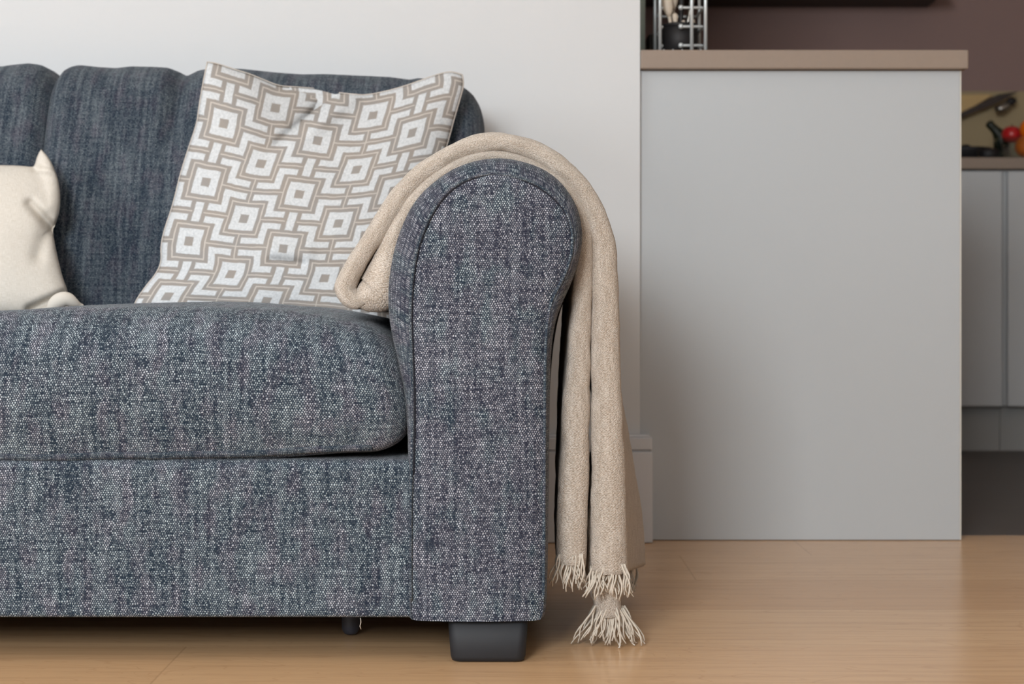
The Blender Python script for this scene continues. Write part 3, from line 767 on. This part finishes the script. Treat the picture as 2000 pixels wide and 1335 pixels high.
# ------------------------------------------------------------------ scatter cushions
def coons(L, R, T, B, ns, nt, Yf):
    """L,R top->bottom; T,B left->right px outlines"""
    R2 = lambda pts, n: [Vector((p.x, p.y)) for p in resample([Vector((x, y, 0)) for x, y in smooth2(pts, 2)], n)]
    l, r, t, b = R2(L, nt), R2(R, nt), R2(T, ns), R2(B, ns)
    G = []
    for i in range(ns):
        s = i/(ns-1); row = []
        for j in range(nt):
            q_ = j/(nt-1)
            p = l[j]*(1-s)+r[j]*s+t[i]*(1-q_)+b[i]*q_-(t[0]*(1-s)*(1-q_)+t[-1]*s*(1-q_)+b[0]*(1-s)*q_+b[-1]*s*q_)
            row.append(p)
        G.append(row)
    return G
PILLOW_SC = 1.0
def pillow(name, G2, Yf, bulge, bulge_back, mat, uvscale, extra=None, parent=None, exp=.55):
    ns, nt = len(G2), len(G2[0])
    def pt(i, j, side):
        s = i/(ns-1); t = j/(nt-1); e = (16*s*(1-s)*t*(1-t))
        h = (max(0, 1-(2*s-1)**2)**exp)*(max(0, 1-(2*t-1)**2)**exp)
        p2 = G2[i][j]; Y = Yf(s, t); p = P(p2.x, p2.y, Y)
        k = -bulge*h if side == 0 else bulge_back*h
        if side == 0 and extra: k += extra(s, t, p2)
        d = (p-Vector((0, 0, EYE))).normalized() if side == 0 else Vector((0, 1, 0))
        return p+d*k
    verts = []; faces = []; uvs = []; idx = {}
    for side in (0, 1):
        for i in range(ns):
            for j in range(nt):
                if side == 1 and (i in (0, ns-1) or j in (0, nt-1)): idx[(1, i, j)] = idx[(0, i, j)]; continue
                idx[(side, i, j)] = len(verts); verts.append(tuple(pt(i, j, side)))
    for side in (0, 1):
        for i in range(ns-1):
            for j in range(nt-1):
                q_ = [(i, j), (i, j+1), (i+1, j+1), (i+1, j)]
                if side: q_ = q_[::-1]
                faces.append([idx[(side, a, b)] for a, b in q_])
                uvs += [(uvscale[0]*a/(ns-1)+(side*.3), uvscale[1]*(1-b/(nt-1))) for a, b in q_]
    me = bpy.data.meshes.new(name); me.from_pydata(verts, [], faces)
    lay = me.uv_layers.new(name='UVMap')
    for k, c in enumerate(uvs): lay.data[k].uv = c
    me.update(); return link(name, me, mat, parent), pt
# patterned cushion
L = [(405,121),(396,165),(388,215),(385,240),(368,290),(352,340),(338,400),(322,445),(314,480),(316,510),(305,535),(285,558),(262,592),(262,606)]
R = [(903,146),(906,165),(898,195),(888,228),(879,262),(868,300),(850,350),(835,400),(822,450),(812,500),(800,550),(794,600),(794,625),(800,642)]
T = [(405,121),(425,124),(450,133),(490,145),(520,158),(545,168),(580,170),(620,173),(650,180),(690,184),(715,186),(760,177),(800,165),(835,152),(865,142),(885,140),(903,146)]
B = [(262,606),(330,608),(400,610),(500,614),(600,620),(700,630),(760,638),(800,642)]
G2 = coons(L, R, T, B, 120, 120, None)
def yp(s, t): return 2.545-.215*t**1.0
def dist_seg(p, a, b):
    ab = b-a; u = max(0, min(1, (p-a).dot(ab)/ab.dot(ab))); return (p-(a+ab*u)).length, u
ca, cb_ = Vector((662, 176)), Vector((542, 278)); SGN = 1
def extra(s, t, p2):
    d, u = dist_seg(p2, ca, cb_)
    side = (p2-ca).cross(cb_-ca) if hasattr(p2, 'cross') else 0
    ab = cb_-ca; rel = p2-ca; sd = (ab.x*rel.y-ab.y*rel.x)/ab.length       # >0 left of the crease
    sd = -sd if sd == 0 else sd
    f_ = sstep(-6, 4, SGN*sd)*math.exp(-max(0, SGN*sd)/75)
    al = rel.dot(ab)/ab.length_squared
    k = .055*f_*sstep(1.25, .3, al)*(1 if al > -.3 else .8)+.036*math.exp(-(d/7)**2)*(1-.6*u)-.014*math.exp(-((SGN*sd+26)/16)**2)*sstep(1.1, .2, al)
    # small fold low in the middle
    d2, u2 = dist_seg(p2, Vector((528, 507)), Vector((590, 515)))
    k += .006*math.exp(-(d2/6)**2)
    d2, u2 = dist_seg(p2, Vector((535, 488)), Vector((600, 494))); k -= .008*math.exp(-(d2/15)**2)
    # puckers at the left side
    k += .0022*noise.noise(Vector((p2.x*.035, p2.y*.05, 0)))*(1-s)+.0022*noise.noise(Vector((p2.x*.02, p2.y*.02, 5)))
    return k
PILLOW_W, PILLOW_H = .44, .44
# repeat: 184 px wide x 118 px high on the photo; pillow front is ~505 x ~530 px
PILLOW_SC = 82.0/(PILLOW_W*184/497.0)
M_KEY = key_pattern('greek_key_cloth')
kc = thing('patterned_cushion', 'square taupe cushion with white Greek key pattern leaning on the sofa back', 'cushion', (-.39, 2.34, .44))
ob, ptk = pillow('cushion_cover', G2, yp, .075, .05, M_KEY, (PILLOW_W, PILLOW_H*.94), extra, kc)
# piped edge seam
bm = bmesh.new(); ed = [ptk(i, 0, 0) for i in range(120)]+[ptk(119, j, 0) for j in range(1, 120)]
ed2 = [ptk(0, j, 0) for j in range(120)]
tube(bm, ed, .0013, 6); tube(bm, ed2, .0013, 6)
M_HEM = plain('taupe_hem', srgb(192, 184, 176), .9, noise_amt=.08)
bmobj('seam', bm, M_HEM, kc, True); parts_to_local(kc)
# cream cushion on the left
L2 = [(-330,330),(-340,420),(-345,520),(-340,618)]
R2_ = [(80,291),(96,308),(108,333),(115,356),(118,385),(117,412),(108,440),(103,447),(106,470),(112,500),(122,540),(132,566),(137,590),(142,618)]
T2 = [(-330,330),(-200,322),(-80,322),(0,322),(40,323),(62,326),(68,322),(72,305),(80,291)]
B2 = [(-340,618),(-200,621),(0,621),(142,618)]
G3 = coons(L2, R2_, T2, B2, 150, 110, None)
def yl(s, t): return 2.475-.12*t
def extra2(s, t, p2):
    k = 0
    d, u = dist_seg(p2, Vector((60, 398)), Vector((104, 446))); k += .030*math.exp(-(d/10)**2)*(.5+.5*u)
    d, u = dist_seg(p2, Vector((68, 330)), Vector((112, 335))); k += .010*math.exp(-(d/6)**2)
    d, u = dist_seg(p2, Vector((100, 420)), Vector((75, 500))); k += .008*math.exp(-(d/14)**2)
    d, u = dist_seg(p2, Vector((60, 605)), Vector((125, 575))); k += .020*math.exp(-(d/9)**2)
    k += .004*noise.noise(Vector((p2.x*.012, p2.y*.012, 2)))
    return k
lc = thing('cream_cushion', 'plain cream linen cushion at the left edge of the sofa', 'cushion', (-.9, 2.38, .44))
ob, ptl = pillow('cushion_cover', G3, yl, .085, .02, M_LINEN, (.42, .33), extra2, lc, exp=.42)
bm = bmesh.new()
cor = [P(100, 604, 2.29), P(112, 588, 2.285), P(130, 582, 2.285), P(146, 592, 2.29), P(160, 598, 2.30)]
tube(bm, smooth_path(cor, 2), [.004+.008*math.sin(math.pi*min(1, (i+2)/18)) for i in range(len(smooth_path(cor, 2)))], 12)
bmobj('corner', bm, M_LINEN, lc, True)
parts_to_local(lc)

# ------------------------------------------------------------------ throw
throw = thing('throw_blanket', 'folded beige boucle wool throw with fringed ends draped over the sofa arm', 'blanket', (.02, 2.1, .3))
Y0 = 1.925; TW = .36
def layer(name, pts, y0=Y0, wd=TW, flare=None, nL=220, mat=M_THROW, seed=0, wav=.0018, ny=18):
    """pts: (px, py, half thickness px) centre line as seen at the front edge y0"""
    sc = y0/F
    c3 = smooth_path([Vector(p) for p in pts], 2)
    c3 = resample(c3, nL)
    ctr = [P(p.x, p.y, y0) for p in c3]; h = [p.z*sc for p in c3]
    G = []; n_ = len(ctr)
    for i in range(n_):
        t = (ctr[min(i+1, n_-1)]-ctr[max(i-1, 0)]).normalized(); nn = Vector((-t.z, 0, t.x))   # left-hand normal
        if i < 1 or i >= n_-1: pass
        s = i/(n_-1); hh = h[i]; ring = []
        e0 = min(1, i/5); e1 = min(1, (n_-1-i)/1.5+.35); cap = math.sqrt(max(.0, 1-(1-e0)**2))*math.sqrt(max(.04, 1-(1-e1)**2))
        hh *= max(cap, .02)
        rr = hh*.95
        m = 10
        sec = []
        for k in range(m+1):
            a = math.pi/2+math.pi*k/m; sec.append((math.sin(a)*hh, rr+math.cos(a)*rr))       # front nose: +n -> -n
        for k in range(1, ny): sec.append((-hh, rr+(wd-2*rr)*k/ny))
        for k in range(m+1):
            a = -math.pi/2+math.pi*k/m; sec.append((math.sin(a)*hh, wd-rr+math.cos(a)*rr))
        for k in range(1, ny): sec.append((hh, wd-rr-(wd-2*rr)*k/ny))
        for (a, dy) in sec:
            v = dy/wd; fl = flare(s, v) if flare else Vector((0, 0, 0))
            p = ctr[i]+nn*a+Vector((0, dy, 0))+fl
            q_ = noise.noise(Vector((p.x*28, p.y*28, p.z*28+seed)))*wav+noise.noise(Vector((p.x*85, p.y*85, p.z*85+seed)))*wav*.45
            p += nn*q_+Vector((0, q_, 0))
            ring.append(p)
        G.append(ring)
    return grid(name, G, mat, throw, closed_v=True)
def fl_out(s, v):
    k = sstep(.55, 1.0, s); return Vector((k*.058*v**1.2, 0, -.052*v*sstep(.45, 1.0, s)))
def fl_in(s, v):
    k = sstep(.6, 1.0, s); return Vector((k*.008*v, 0, -.028*v*sstep(.5, 1.0, s)))
outer = [(712,592,12),(697,590,18),(681,581,21),(670,565,22),(676,544,21),(692,517,19),(714,482,19),(736,450,19),(764,405,20),(801,354,20),(845,321,20),(890,294,20),(945,276,20),(993,276,18),(1035,286,19),(1085,315,20),(1128,353,21),(1154,398,22),(1172,442,23),(1182,500,26),(1183,600,27),(1184,700,29),(1186,800,32),(1187,900,34),(1188,1000,35),(1189,1070,36),(1190,1122,35)]
inner = [(688,590,8),(698,588,18),(710,583,30),(722,577,37),(735,570,44),(749,538,40),(757,503,29),(764,473,22),(776,443,19),(801,403,17),(828,370,17),(862,341,15),(905,317,14),(955,304,13),(1010,310,12),(1055,331,13),(1092,357,14),(1118,387,15),(1135,420,15),(1143,460,15),(1142,510,17),(1137,585,20),(1132,680,24),(1127,780,27),(1123,880,29),(1120,980,31),(1117,1060,31),(1116,1104,29)]
layer('outer_fold', outer, flare=fl_out, seed=1)
layer('inner_fold', inner, flare=fl_in, seed=7)
under = [(1176,900,20),(1177,1000,26),(1178,1080,29),(1181,1150,29),(1190,1180,26),(1192,1206,25)]
layer('long_end', under, y0=Y0+.028, wd=.16, nL=70, seed=12)
# fringe: each tassel a few twisted strands
def tassel(base, d, ln, n=3, r=.0011, curl=.005):
    bm = bmesh.new()
    for k in range(n):
        b = Vector(base)+Vector((random.uniform(-.002, .002), random.uniform(-.002, .002), .004))
        dd = (Vector(d)+Vector((random.uniform(-.13, .13), random.uniform(-.2, .2), 0))).normalized(); pts = []; ph = random.uniform(0, 6.3); l = ln*random.uniform(.75, 1.1)
        for i in range(9):
            s = i/8; p = b+dd*l*s+Vector((math.sin(ph+s*5)*curl*s, math.cos(ph*1.3+s*4)*curl*s, -.006*s*s))
            p.z = max(p.z, .0015+random.uniform(0, .001)); pts.append(p)
        tube(bm, pts, [r*random.uniform(.8, 1.15)*(1-.35*(i/8)) for i in range(9)], 6)
    return bmobj('tassel', bm, M_FRINGE, throw, True)
def fringe(px0, px1, py, y0, n, ln, spread=.25, cxm=None, depth=.02, r=.0014):
    for k in range(n):
        f = (k+.5)/n+random.uniform(-.3, .3)/n; x = px0+(px1-px0)*f; m = (f-.5)*2
        b = P(x, py+random.uniform(-4, 4), y0+random.uniform(0, depth)+.010*abs(m))
        tassel(b, (m*spread+random.uniform(-.12, .12), random.uniform(-.12, .05), -1), ln*random.uniform(.8, 1.12), r=r)
fringe(1090, 1141, 1088, Y0-.002, 12, .038, .05)
fringe(1155, 1223, 1108, Y0-.003, 18, .036, .38)
fringe(1164, 1218, 1190, Y0+.024, 20, .048, .70)
fringe(1160, 1200, 1150, Y0+.10, 6, .05, .3, depth=.06)
# back end of the flared outer fold
for k in range(9):
    vv = .25+.75*k/8; b = P(1190, 1116, Y0)+Vector((.058*vv**1.2, TW*vv-.012, -.052*vv))
    tassel(b+Vector((random.uniform(-.01, .012), 0, 0)), (.05, 0, -1), .034, r=.0015)
parts_to_local(throw)
